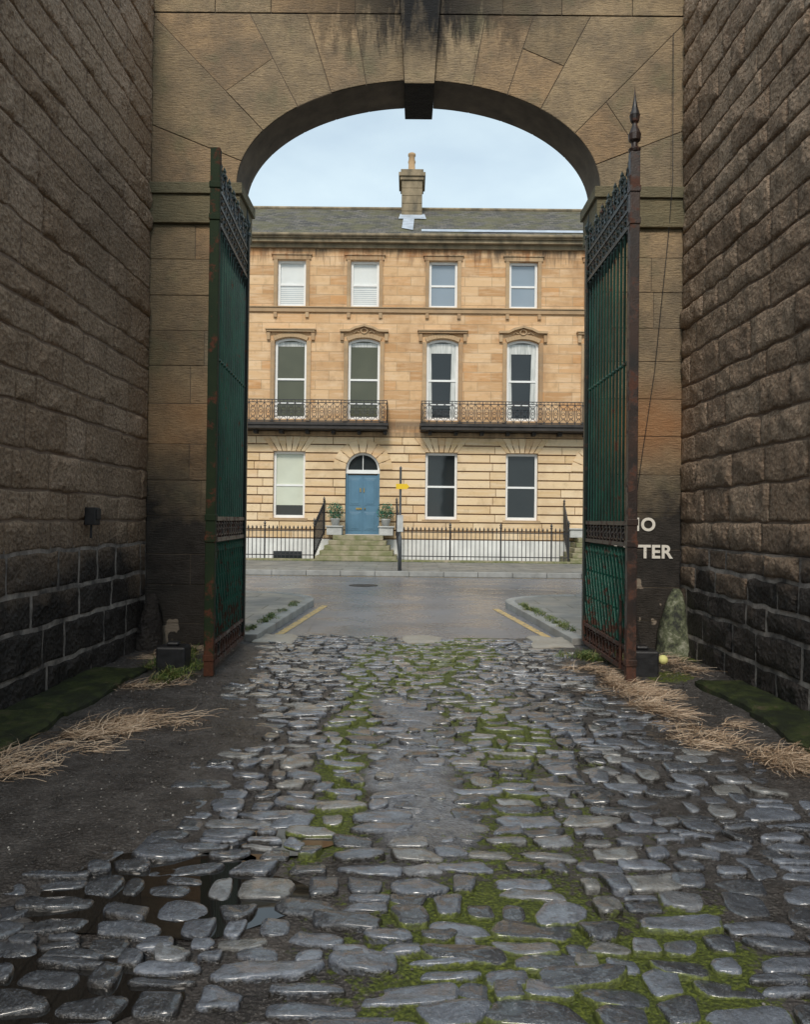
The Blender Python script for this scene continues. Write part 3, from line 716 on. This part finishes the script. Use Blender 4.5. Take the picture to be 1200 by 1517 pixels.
def window(bx,hw,z0,z1,kind,sty):
    x0,x1=bx-hw,bx+hw;yf=YF+.11;fw=.085
    cv=curve(x0,x1,z1,kind);zs=cv[0][1]
    white.box(x0,x0+fw,yf,yf+.09,z0,zs);white.box(x1-fw,x1,yf,yf+.09,z0,zs);white.box(x0+fw,x1-fw,yf,yf+.09,z0,z0+.1)
    if kind: bandring(white,cv,-fw,yf+.002,yf+.088)
    else: white.box(x0+fw,x1-fw,yf,yf+.09,z1-fw,z1)
    zm=(z0+z1)/2-.02
    white.box(x0+fw,x1-fw,yf+.03,yf+.085,zm-.035,zm+.035)
    if kind==1: white.box(x0+fw,x1-fw,yf+.032,yf+.083,z0+.55,z0+.6)
    up,lo,extra=sty
    yp=yf+.08
    poly=[(x0+.02,zm)]+[(p[0],p[1]) for p in cv]+[(x1-.02,zm)]
    mb=G[up];mb.add([(p[0],yp,p[1]) for p in poly],[tuple(range(len(poly)))])
    G[lo].add([(x0,yp-.015,z0),(x1,yp-.015,z0),(x1,yp-.015,zm),(x0,yp-.015,zm)],[(0,1,2,3)])
    if extra=='drapes':
        for s in(-1,1):
            xa=bx+s*hw*.86;xb=bx+s*hw*(.5 if s>0 else .62)
            G['cu'].add([(xa,yp-.02,z0+.09),(xb,yp-.02,z0+.09),(xb+s*.05,yp-.02,zs-.05),(xa,yp-.02,zs-.05)],[(0,1,2,3)])
        zt=zs-.1
        G['cu'].add([(x0+fw,yp-.022,zt-.25),(x1-fw,yp-.022,zt-.25),(x1-fw,yp-.022,zt+.1),(x0+fw,yp-.022,zt+.1)],[(0,1,2,3)])
    if extra=='slats':
        zz=z0+.15
        while zz<zm-.05: G['p'].box(x0+fw,x1-fw,yp-.021,yp-.019,zz,zz+.008);zz+=.07
    if extra=='halfblind':
        zz=z0+.45
        G['by'].add([(x0+fw,yp-.02,zz),(x1-fw,yp-.02,zz),(x1-fw,yp-.02,zm),(x0+fw,yp-.02,zm)],[(0,1,2,3)])
    if extra=='topcurt':
        G['cu'].add([(x0+fw,yp-.003,zs-.15),(x1-fw,yp-.003,zs-.15),(x1-fw,yp-.003,zs+.0),(x0+fw,yp-.003,zs+.0)],[(0,1,2,3)])
ST={-4.2:[('bl','bl','slats'),('g','g','topcurt'),('by','d','halfblind')],-1.62:[('bl','bl','slats'),('g','g','topcurt'),None],1.14:[('p','p',''),('d','d','drapes'),('d','d','')],3.96:[('p','p',''),('d','d','drapes'),('d','d','')]}
for bx in BX:
    st_=ST.get(bx,[('p','p',''),('d','d','drapes'),('d','d','')])
    window(bx,.5,8.95,10.6,0,st_[0]);window(bx,.56,5.0,7.86,1,st_[1])
    if bx not in doors: window(bx,.56,1.52,3.86,0,st_[2])
    w=.13
    trim.box(bx-.5-w,bx-.5-.002,YF-.05,YF+.02,8.95,10.6);trim.box(bx+.502,bx+.5+w,YF-.05,YF+.02,8.95,10.6)
    trim.box(bx-.5-w-.05,bx+.5+w+.05,YF-.055,YF+.02,10.603,10.75);trim.box(bx-.5-w-.09,bx+.5+w+.09,YF-.09,YF+.02,10.753,10.80)
    for s in(-1,1): trim.box(bx+s*.56-.06,bx+s*.56+.06,YF-.08,YF+.02,8.56,8.74)
    cv=curve(bx-.565,bx+.565,7.87,1)
    trim.box(bx-.56-.15,bx-.562,YF-.06,YF+.02,4.9,7.74);trim.box(bx+.562,bx+.56+.15,YF-.06,YF+.02,4.9,7.74)
    bandring(trim,cv,.15,YF-.06,YF+.02)
    alt=bx in(-1.62,3.96,-7.0,9.5)
    for s in(-1,1):
        trim.box(bx+s*.78-.06,bx+s*.78+.06,YF-.10,YF+.02,7.76,8.02)
    if alt:
        pc=[(bx-.85,8.05),(bx-.5,8.06),(bx-.3,8.16),(bx,8.24),(bx+.3,8.16),(bx+.5,8.06),(bx+.85,8.05)]
        bandring(trim,pc,.085,YF-.17,YF+.02)
        trim.tube([(bx+.11*math.cos(a*math.pi/6),YF-.08,8.1+.09*math.sin(a*math.pi/6)) for a in range(12)],.025,6,True)
        for s in(-1,1): trim.tube([(bx+s*.16,YF-.05,8.05),(bx+s*.28,YF-.06,8.1),(bx+s*.36,YF-.05,8.02)],.025,5)
    else:
        trim.box(bx-.85,bx+.85,YF-.14,YF+.02,8.04,8.10);trim.box(bx-.89,bx+.89,YF-.18,YF+.02,8.103,8.15)
trim.box(X0,X1,YF-.07,YF+.02,8.755,8.90);trim.box(X0,X1,YF-.11,YF+.02,8.903,8.945)
trim.box(X0,X1,YF-.08,YF+.02,4.40,4.55)
corn=MB();corn.box(X0,X1,YF-.12,YF+.1,11.0,11.14);corn.box(X0,X1,YF-.3,YF+.1,11.143,11.26);corn.box(X0,X1,YF-.38,YF+.1,11.263,11.40)
corn.tube([(X0,YF-.40,11.36),(X1,YF-.40,11.36)],.06,8)
z=.82;ch=.2985
while z<4.38:
    zt=min(z+ch,4.395);spans=[(X0,X1)]
    for o in ops:
        if o[3]<z+.02 or o[2]>zt-.02: continue
        if o[2]>4.5: continue
        a,b=o[0],o[1]
        if o[4]==2 and z>3.24-.02:
            hh=max(0,.6**2-(max(z,3.24)-3.24)**2)**.5;c=(a+b)/2;a,b=c-hh,c+hh
        ns=[]
        for s0,s1 in spans:
            if b<=s0 or a>=s1: ns.append((s0,s1));continue
            if a>s0:ns.append((s0,a))
            if b<s1:ns.append((b,s1))
        spans=ns
    for s0,s1 in spans:
        u=s0
        while u<s1-.01:
            e=min(u+random.uniform(.8,1.5),s1)
            if s1-e<.25:e=s1
            rus.box(u+(.008 if u>s0 else 0),e-(.008 if e<s1 else 0),YF-.06,YF+.01,z+.022,zt-.022,(random.random(),0,0));u=e
    z+=ch
for bx in BX:
    if bx in doors:
        for i in range(9):
            a0,a1=math.pi*i/9,math.pi*(i+1)/9;g_=.015
            ro=1.05 if i!=4 else 1.12
            rus.prism([(bx+.6*math.cos(a0+g_),3.24+.6*math.sin(a0+g_)),(bx+ro*math.cos(a0+g_),3.24+ro*math.sin(a0+g_)),(bx+ro*math.cos(a1-g_),3.24+ro*math.sin(a1-g_)),(bx+.6*math.cos(a1-g_),3.24+.6*math.sin(a1-g_))],YF-.085,YF+.01,0,(random.random(),0,0))
    else:
        n=7
        for i in range(n):
            f0,f1=i/n,(i+1)/n;b0,b1=bx-.56+1.12*f0,bx-.56+1.12*f1;t0,t1=bx-.98+1.96*f0,bx-.98+1.96*f1
            rus.prism([(b0+.010,3.862),(b1-.010,3.862),(t1-.016,4.375),(t0+.016,4.375)],YF-.085 if i!=3 else YF-.10,YF+.01,0,(random.random(),0,0))
        trim.box(bx-.66,bx+.66,YF-.09,YF+.02,1.42,1.515)
wall.obj("walls",M_fac,house);low.obj("ground_floor_wall",M_groove,house);trim.obj("window_surrounds",M_trim,house,bevel=.008);rus.obj("rusticated_stonework",M_rus,house,bevel=.012)
corn.obj("cornice",M_corn,house);white.obj("window_frames",M_white,house,bevel=.004)
for k,mm_ in(('d',M_glass),('p',M_glassp),('g',M_glassg),('bl',M_blind),('by',M_blindy),('cu',M_curt)): G[k].obj("panes_"+k,mm_,house)
b=MB();b.box(X0,X1,YF-.09,YF+.3,-.05,.80);b.obj("basement_wall",M_whitewall,house)
b=MB()
for bx in BX[:4]: b.box(bx-.5,bx+.5,YF-.11,YF-.08,-.02,.36)
b.obj("basement_windows",M_glass,house)
b=MB();b.box(X0+.01,X1-.01,YF+.25,YF+9,0,11.2);b.obj("body",M_trim,house)
rf=MB();RY,RZ=31.2,14.0
rf.add([(X0,YF-.36,11.405),(X1,YF-.36,11.405),(X1,RY,RZ),(X0,RY,RZ),(X0,RY+4.2,11.3),(X1,RY+4.2,11.3)],[(0,1,2,3),(3,2,5,4),(0,3,4),(1,5,2)])
rf.obj("roof",M_slate,house)
ld=MB()
rg=MB();rg.tube([(X0,RY,RZ+.02),(X1,RY,RZ+.02)],.08,6);rg.obj("ridge_tiles",M_corn,house)
def rp(y): return 11.405+(y-(YF-.36))*(RZ-11.405)/(RY-(YF-.36))
yy0,yy1,xa,xb=YF+.0,YF+.35,.35,X1
ld.add([(xa,yy0,rp(yy0)+.03),(xb,yy0,rp(yy0)+.03),(xb,yy1,rp(yy1)+.03),(xa,yy1,rp(yy1)+.03)],[(0,1,2,3)])
ld.add([(-.35,YF+.5,rp(YF+.5)+.035),(.05,YF+.2,rp(YF+.2)+.035),(.12,30.2,rp(30.2)+.035),(-.3,30.2,rp(30.2)+.035)],[(0,1,2,3)])
ld.add([(-.5,29.3,rp(29.3)+.04),(.55,29.3,rp(29.3)+.04),(.5,30.2,rp(30.2)+.04),(-.45,30.2,rp(30.2)+.04)],[(0,1,2,3)])
ld.obj("lead_flashing",M_lead,house)
c=MB()
for cx in(0,-11.5,11.5):
    z=12.9
    while z<14.75: c.box(cx-.4,cx+.4,30.05,31.3,z,z+.292);z+=.3
    c.box(cx-.46,cx+.46,29.99,31.36,14.7,14.83);c.box(cx-.52,cx+.52,29.93,31.42,14.833,14.98);c.box(cx-.44,cx+.44,30.0,31.35,14.983,15.12)
    c.box(cx-.48,cx+.48,29.97,31.38,12.6,13.3)
c.obj("chimney",M_corn,house,bevel=.015)
c=MB()
for cx in(0,-11.5,11.5):
    for yy in(30.35,30.95):
        c.lathe(cx-.02,yy,[(.17,15.1),(.17,15.18),(.135,15.22),(.12,15.75),(.15,15.78),(.15,15.86),(.12,15.88)],12)
c.obj("chimney_pots",M_pot,house,True)
bal=MB();bi=MB()
for xa,xb in((-8.4,-.72),(.36,8.3)):
    bal.box(xa,xb,YF-.85,YF+.0,4.70,4.79);bal.box(xa+.04,xb-.04,YF-.80,YF,4.58,4.697)
    x=xa+.3
    while x<xb: bal.prism([(x,4.575),(x+.12,4.575),(x+.12,4.45),(x,4.45)],YF-.45,YF-.085);x+=.9
    def bpanel(p,q):
        P0,P1=Vector(p),Vector(q);d=P1-P0;Ln=d.length;d.normalize()
        W=lambda u,z:(P0.x+d.x*u,P0.y+d.y*u,z)
        for z in(4.83,5.46,5.55): bi.tube([W(0,z),W(Ln,z)],.017,4)
        nn=max(1,round(Ln/.26));s=Ln/nn
        for i in range(nn+1): bi.tube([W(i*s,4.79),W(i*s,5.55)],.015,4)
        for i in range(nn):
            c=(i+.5)*s
            bi.tube([W(c+.085*math.cos(a*math.pi/5),5.15+.2*math.sin(a*math.pi/5)) for a in range(10)],.014,4,True)
            bi.tube([W(c+.05*math.cos(a*math.pi/4),5.15+.05*math.sin(a*math.pi/4)) for a in range(8)],.013,4,True)
            for q1,q2 in((0,4.83),(s,4.83),(0,5.46),(s,5.46)): bi.tube([W(i*s+q1,q2),W(c,5.15+(.13 if q2>5 else -.13))],.011,4)
            bi.tube([W(c+.035*math.cos(a*math.pi/3),5.505+.035*math.sin(a*math.pi/3)) for a in range(6)],.009,4,True)
    bpanel((xa+.05,YF-.8,0),(xb-.05,YF-.8,0));bpanel((xa+.05,YF-.05,0),(xa+.05,YF-.8,0));bpanel((xb-.05,YF-.05,0),(xb-.05,YF-.8,0))
bal.obj("balcony_slabs",M_balc,house);bi.obj("balcony_ironwork",M_black,house)
for bx in doors:
    d=MB();yd=YF+.16
    d.box(bx-.53,bx+.53,yd,yd+.05,.97,3.06,(.5,0,0))
    for s in(-1,1):
        d.box(bx+s*.265-.2,bx+s*.265+.2,yd-.012,yd+.001,1.1,1.75,(.4,0,0));d.box(bx+s*.265-.2,bx+s*.265+.2,yd-.012,yd+.001,1.98,2.95,(.4,0,0))
        d.box(bx+s*.265-.14,bx+s*.265+.14,yd-.028,yd-.01,1.16,1.69,(.6,0,0));d.box(bx+s*.265-.14,bx+s*.265+.14,yd-.028,yd-.01,2.04,2.89,(.6,0,0))
        d.box(bx+s*.565-.035,bx+s*.565+.035,yd-.06,yd+.05,.96,3.10,(.5,0,0))
    d.box(bx-.006,bx+.006,yd-.016,yd,.97,3.06,(0,0,0))
    d.obj("front_door",M_door,house,bevel=.006)
    w=MB();w.box(bx-.6,bx+.6,yd-.08,yd+.05,3.105,3.235)
    cv=curve(bx-.6,bx+.6,3.84,2);bandring(w,cv,-.075,yd-.06,yd+.03)
    w.box(bx-.012,bx+.012,yd-.02,yd+.01,3.235,3.76)
    w.box(bx-.6,bx+.6,yd-.1,yd+.06,.9,.965)
    w.obj("door_frame",M_white,house)
    f=MB();pc=[(p[0],p[1]) for p in cv];f.prism(pc,yd+.02,yd+.04,0);f.obj("fanlight",M_glass,house)
    k=MB();k.lathe(bx+.08,yd-.05,[(.001,1.84),(.03,1.86),(.03,1.89),(.001,1.91)],10);k.box(bx-.13-.1,bx-.13+.1,yd-.035,yd-.01,1.84,1.90);k.box(bx-.1,bx-.06,yd-.035,yd-.01,2.45,2.6);k.box(bx+.03,bx+.06,yd-.035,yd-.01,2.45,2.6);k.obj("door_furniture",M_brass,house)
    s=MB();n=5
    for i in range(n):
        z1=.13+(i+1)*.164;ins=.12*i
        s.box(bx-1.42+ins,bx+1.25-ins,25.28+i*.26,27.14,z1-.164+.001,z1-.001)
    s.obj("entrance_steps",M_step,house,bevel=.02)
    s=MB()
    s.box(bx-1.18,bx-.66,26.55,27.10,.95,1.22);s.box(bx+.62,bx+1.1,26.55,27.10,.95,1.22);s.box(bx-1.22,bx-.62,26.5,27.10,1.222,1.27);s.box(bx+.58,bx+1.14,26.5,27.10,1.222,1.27)
    s.obj("step_pedestals",M_block,house,bevel=.015)
def plant(x,y,z):
    e=empty("potted_plant",(x,y,z));p=MB();p.lathe(0,0,[(.11,0),(.16,.2),(.18,.22),(.18,.25),(.14,.25)],12);p.obj("pot",M_block,e,True)
    l=MB();rr=random.Random(int(x*100))
    for i in range(700):
        a,b=rr.uniform(0,2*math.pi),rr.uniform(-1,1);q=.30*rr.uniform(.5,1.08);cc=Vector((q*math.cos(a)*math.sqrt(1-b*b),q*math.sin(a)*math.sqrt(1-b*b),.50+q*b))
        d=Vector((rr.uniform(-1,1),rr.uniform(-1,1),rr.uniform(-.6,1))).normalized();u=d.cross(Vector((0,0,1))).normalized();sz=rr.uniform(.03,.055)
        l.add([cc-u*sz*.4,cc+d*sz,cc+u*sz*.4,cc-d*sz*.8],[(0,1,2,3)],(rr.uniform(0,1),0,0))
    l.obj("foliage",M_plant,e)
    f=MB()
    for i in range(8):
        a=rr.uniform(0,2*math.pi);b=rr.uniform(-.8,.8);q=.3
        f.lathe(q*math.cos(a)*math.sqrt(1-b*b),q*math.sin(a)*math.sqrt(1-b*b),[(.001,.485+q*b),(.022,.50+q*b),(.001,.515+q*b)],6)
    f.obj("flowers",M_white,e)
t=NT("plant_leaves");M_plant=t.out(t.ramp(t.attr(0),[(0,(.01,.10,.055)),(1,(.04,.26,.16))]),.5)
plant(-2.52,26.75,1.27);plant(-.78,26.75,1.27)
def railing(segs,name="iron_railings"):
    r=MB()
    for (xa,ya,za,xb,yb,zb,H) in segs:
        P=Vector((xa,ya,za));Q=Vector((xb,yb,zb));Ln=(Q-P).length;n=max(2,int(Ln/.135))
        for h in(.12,H-.14): r.tube([P+Vector((0,0,h)),Q+Vector((0,0,h))],.022,4)
        for i in range(n+1):
            p=P.lerp(Q,i/n)
            if i%12==0:
                r.lathe(p.x,p.y,[(.026,p.z),(.026,p.z+H),(.05,p.z+H+.02),(.02,p.z+H+.06),(.045,p.z+H+.1),(0,p.z+H+.2)],6)
            else:
                r.tube([p,p+Vector((0,0,H-.06))],.015,4);r.lathe(p.x,p.y,[(.015,p.z+H-.08),(.034,p.z+H-.04),(0,p.z+H+.05)],5)
    return r.obj(name,M_black)
PY=25.43
railing([(-3.08,PY,.19,-6.6,PY,.19,1.05)]);railing([(-.28,PY,.19,5.25,PY,.19,1.05)]);railing([(8.2,PY,.19,13.5,PY,.19,1.05)])
for bx in doors:
    railing([(bx-1.46,PY,.19,bx-1.3,27.05,1.0,1.15)],"stair_railing");railing([(bx+1.32,PY,.19,bx+1.2,27.05,1.0,1.15)],"stair_railing")
sp_=empty("parking_sign_post",(-.22,20.95,.125));m=MB()
m.lathe(0,0,[(.05,0),(.05,.9),(.03,.95),(.03,2.75),(.038,2.77),(.0,2.83)],10);m.obj("post",M_grey,sp_,True)
m=MB();m.box(-.12,.15,-.05,-.038,2.20,2.34);m.prism([(.15,2.18),(.24,2.27),(.15,2.36)],-.05,-.038);m.obj("yellow_plate",M_sy,sp_)
m=MB();m.box(-.08,.08,-.07,-.055,1.05,1.5);m.obj("notice_plate",M_block,sp_)
# ================================================================ GRASSES
def blades(name,mat,clumps,seed,flat=.8,wid=.0022,lenr=(.12,.34)):
    rr=random.Random(seed);m=MB()
    for cx,cy,rad,nn in clumps:
        da=rr.uniform(0,6.28);z0=float(gz(cx,cy)[0]) if cy<9.3 else .1
        for i in range(nn):
            q=rad*rr.random()**.6;a=rr.uniform(0,6.28);x=cx+q*math.cos(a);y=cy+q*math.sin(a)*.8
            z=z0+rr.uniform(0,.03)*(1-q/rad)+.003
            L=rr.uniform(*lenr);d=da+rr.gauss(0,.8) if rr.random()<.6 else rr.uniform(0,6.28)
            el=abs(rr.gauss(.12,.2)) if flat>.5 else rr.uniform(.7,1.5)
            dx,dy=math.cos(d),math.sin(d);w=wid*rr.uniform(.5,1.5)
            vs=[];c=rr.random();cv=rr.gauss(0,.35)
            X,Y,Zc=x,y,z;bend=rr.uniform(.3,1.0)*el*1.6
            for s in range(4):
                px,py=-dy,dx
                ww=w*(1-.28*s);vs+=[(X-px*ww,Y-py*ww,Zc),(X+px*ww,Y+py*ww,Zc+.0015)]
                e2=el-bend*s/2.2;X+=dx*math.cos(e2)*L/3;Y+=dy*math.cos(e2)*L/3;Zc=max(z0+.002,Zc+math.sin(e2)*L/3)
                dx,dy=dx*math.cos(cv)-dy*math.sin(cv),dx*math.sin(cv)+dy*math.cos(cv)
            m.add(vs,[(0,1,3,2),(2,3,5,4),(4,5,7,6)],(c,0,0))
    return m.obj(name,mat)
rr=random.Random(99)
def along(pts,n,rad,nn,spread):
    out=[]
    for i in range(n):
        f=rr.random()*(len(pts)-1);k=int(f);f-=k;a,b=pts[k],pts[k+1]
        out.append((a[0]+(b[0]-a[0])*f+rr.gauss(0,spread),a[1]+(b[1]-a[1])*f+rr.gauss(0,spread),rr.uniform(.4,1.4)*rad,int(nn*rr.uniform(.4,1.5))))
    return out
LR=(.06,.24)
blades("dry_grass",M_straw,along([(-1.72,5.7),(-1.95,5.4),(-2.25,4.8),(-2.35,4.1)],32,.15,60,.12),1,wid=.0025,lenr=LR)
blades("dry_grass",M_straw,along([(1.87,7.7),(1.97,6.9),(2.0,6.2),(2.1,5.4),(2.3,4.8),(2.65,4.3)],62,.15,62,.12),2,wid=.0025,lenr=LR)
blades("dry_grass",M_straw,along([(2.3,8.3),(2.7,8.1),(2.8,7.6)],16,.15,50,.1)+along([(-2.2,8.4),(-2.6,8.2),(-2.4,7.2),(-2.2,6.6)],16,.15,40,.1),3,wid=.0025,lenr=LR)
blades("weeds",M_green,along([(-2.4,7.7),(-2.1,6.9),(-2.3,8.4)],16,.12,60,.12),4,flat=0,wid=.004,lenr=(.04,.14))
blades("weeds",M_green,along([(1.75,8.6),(1.9,8.2),(2.5,8.3)],12,.1,60,.1),5,flat=0,wid=.004,lenr=(.04,.14))
blades("verge_grass",M_green,along([(-1.98,9.6),(-1.82,13.0)],22,.07,50,.03)+along([(2.12,9.6),(1.9,13.0)],30,.08,50,.03),6,flat=0,wid=.004,lenr=(.03,.08))
blades("verge_grass",M_green,[(x,25.25,.1,14) for x in np.arange(-6,6,.12)],7,flat=0,wid=.006,lenr=(.03,.09))
# ================================================================ LIGHT
w=bpy.data.worlds.new("World");S.world=w;w.use_nodes=True;nt=w.node_tree
bg=nt.nodes['Background'];sky=nt.nodes.new('ShaderNodeTexSky');sky.sky_type='NISHITA';sky.sun_disc=False
EL,AZ=R(42),R(186)
sky.sun_elevation=EL;sky.sun_rotation=AZ;sky.air_density=1.0;sky.dust_density=1.0
tc=nt.nodes.new('ShaderNodeTexCoord');mp=nt.nodes.new('ShaderNodeMapping');mp.inputs['Scale'].default_value=(1,1,2.2)
nz=nt.nodes.new('ShaderNodeTexNoise');nz.inputs['Scale'].default_value=2.2;nz.inputs['Detail'].default_value=6;nz.inputs['Roughness'].default_value=.5
nt.links.new(tc.outputs['Generated'],mp.inputs[0]);nt.links.new(mp.outputs[0],nz.inputs['Vector'])
rp_=nt.nodes.new('ShaderNodeValToRGB');rp_.color_ramp.elements[0].position=.38;rp_.color_ramp.elements[0].color=(.55,.55,.55,1);rp_.color_ramp.elements[1].position=.6;rp_.color_ramp.elements[1].color=(.94,.94,.94,1)
nt.links.new(nz.outputs[0],rp_.inputs[0])
mx=nt.nodes.new('ShaderNodeMix');mx.data_type='RGBA';nt.links.new(rp_.outputs[0],mx.inputs[0]);nt.links.new(sky.outputs[0],mx.inputs[6]);mx.inputs[7].default_value=(5.3,6.4,6.9,1)
nt.links.new(mx.outputs[2],bg.inputs[0]);bg.inputs[1].default_value=.15
sun=bpy.data.lights.new("sun",'SUN');sun.energy=2.2;sun.angle=R(14);sun.color=(1,.92,.81)
so=bpy.data.objects.new("sun",sun);S.collection.objects.link(so)
sd=Vector((math.sin(AZ)*math.cos(EL),math.cos(AZ)*math.cos(EL),math.sin(EL)))
so.rotation_euler=sd.to_track_quat('Z','Y').to_euler()
# ================================================================ CAMERA
cam=bpy.data.cameras.new("camera");co=bpy.data.objects.new("camera",cam);S.collection.objects.link(co)
cam.sensor_fit='VERTICAL';cam.sensor_height=24;cam.lens=1150/1517*24;cam.clip_end=2000;cam.clip_start=.05
co.matrix_world=Matrix.Translation((0,0,1.5))@Matrix.Rotation(R(.25),4,'Z')@Matrix.Rotation(R(90.57),4,'X')@Matrix.Rotation(R(.65),4,'Z')
S.camera=co
S.view_settings.view_transform='Standard';S.view_settings.look='None';S.view_settings.exposure=0
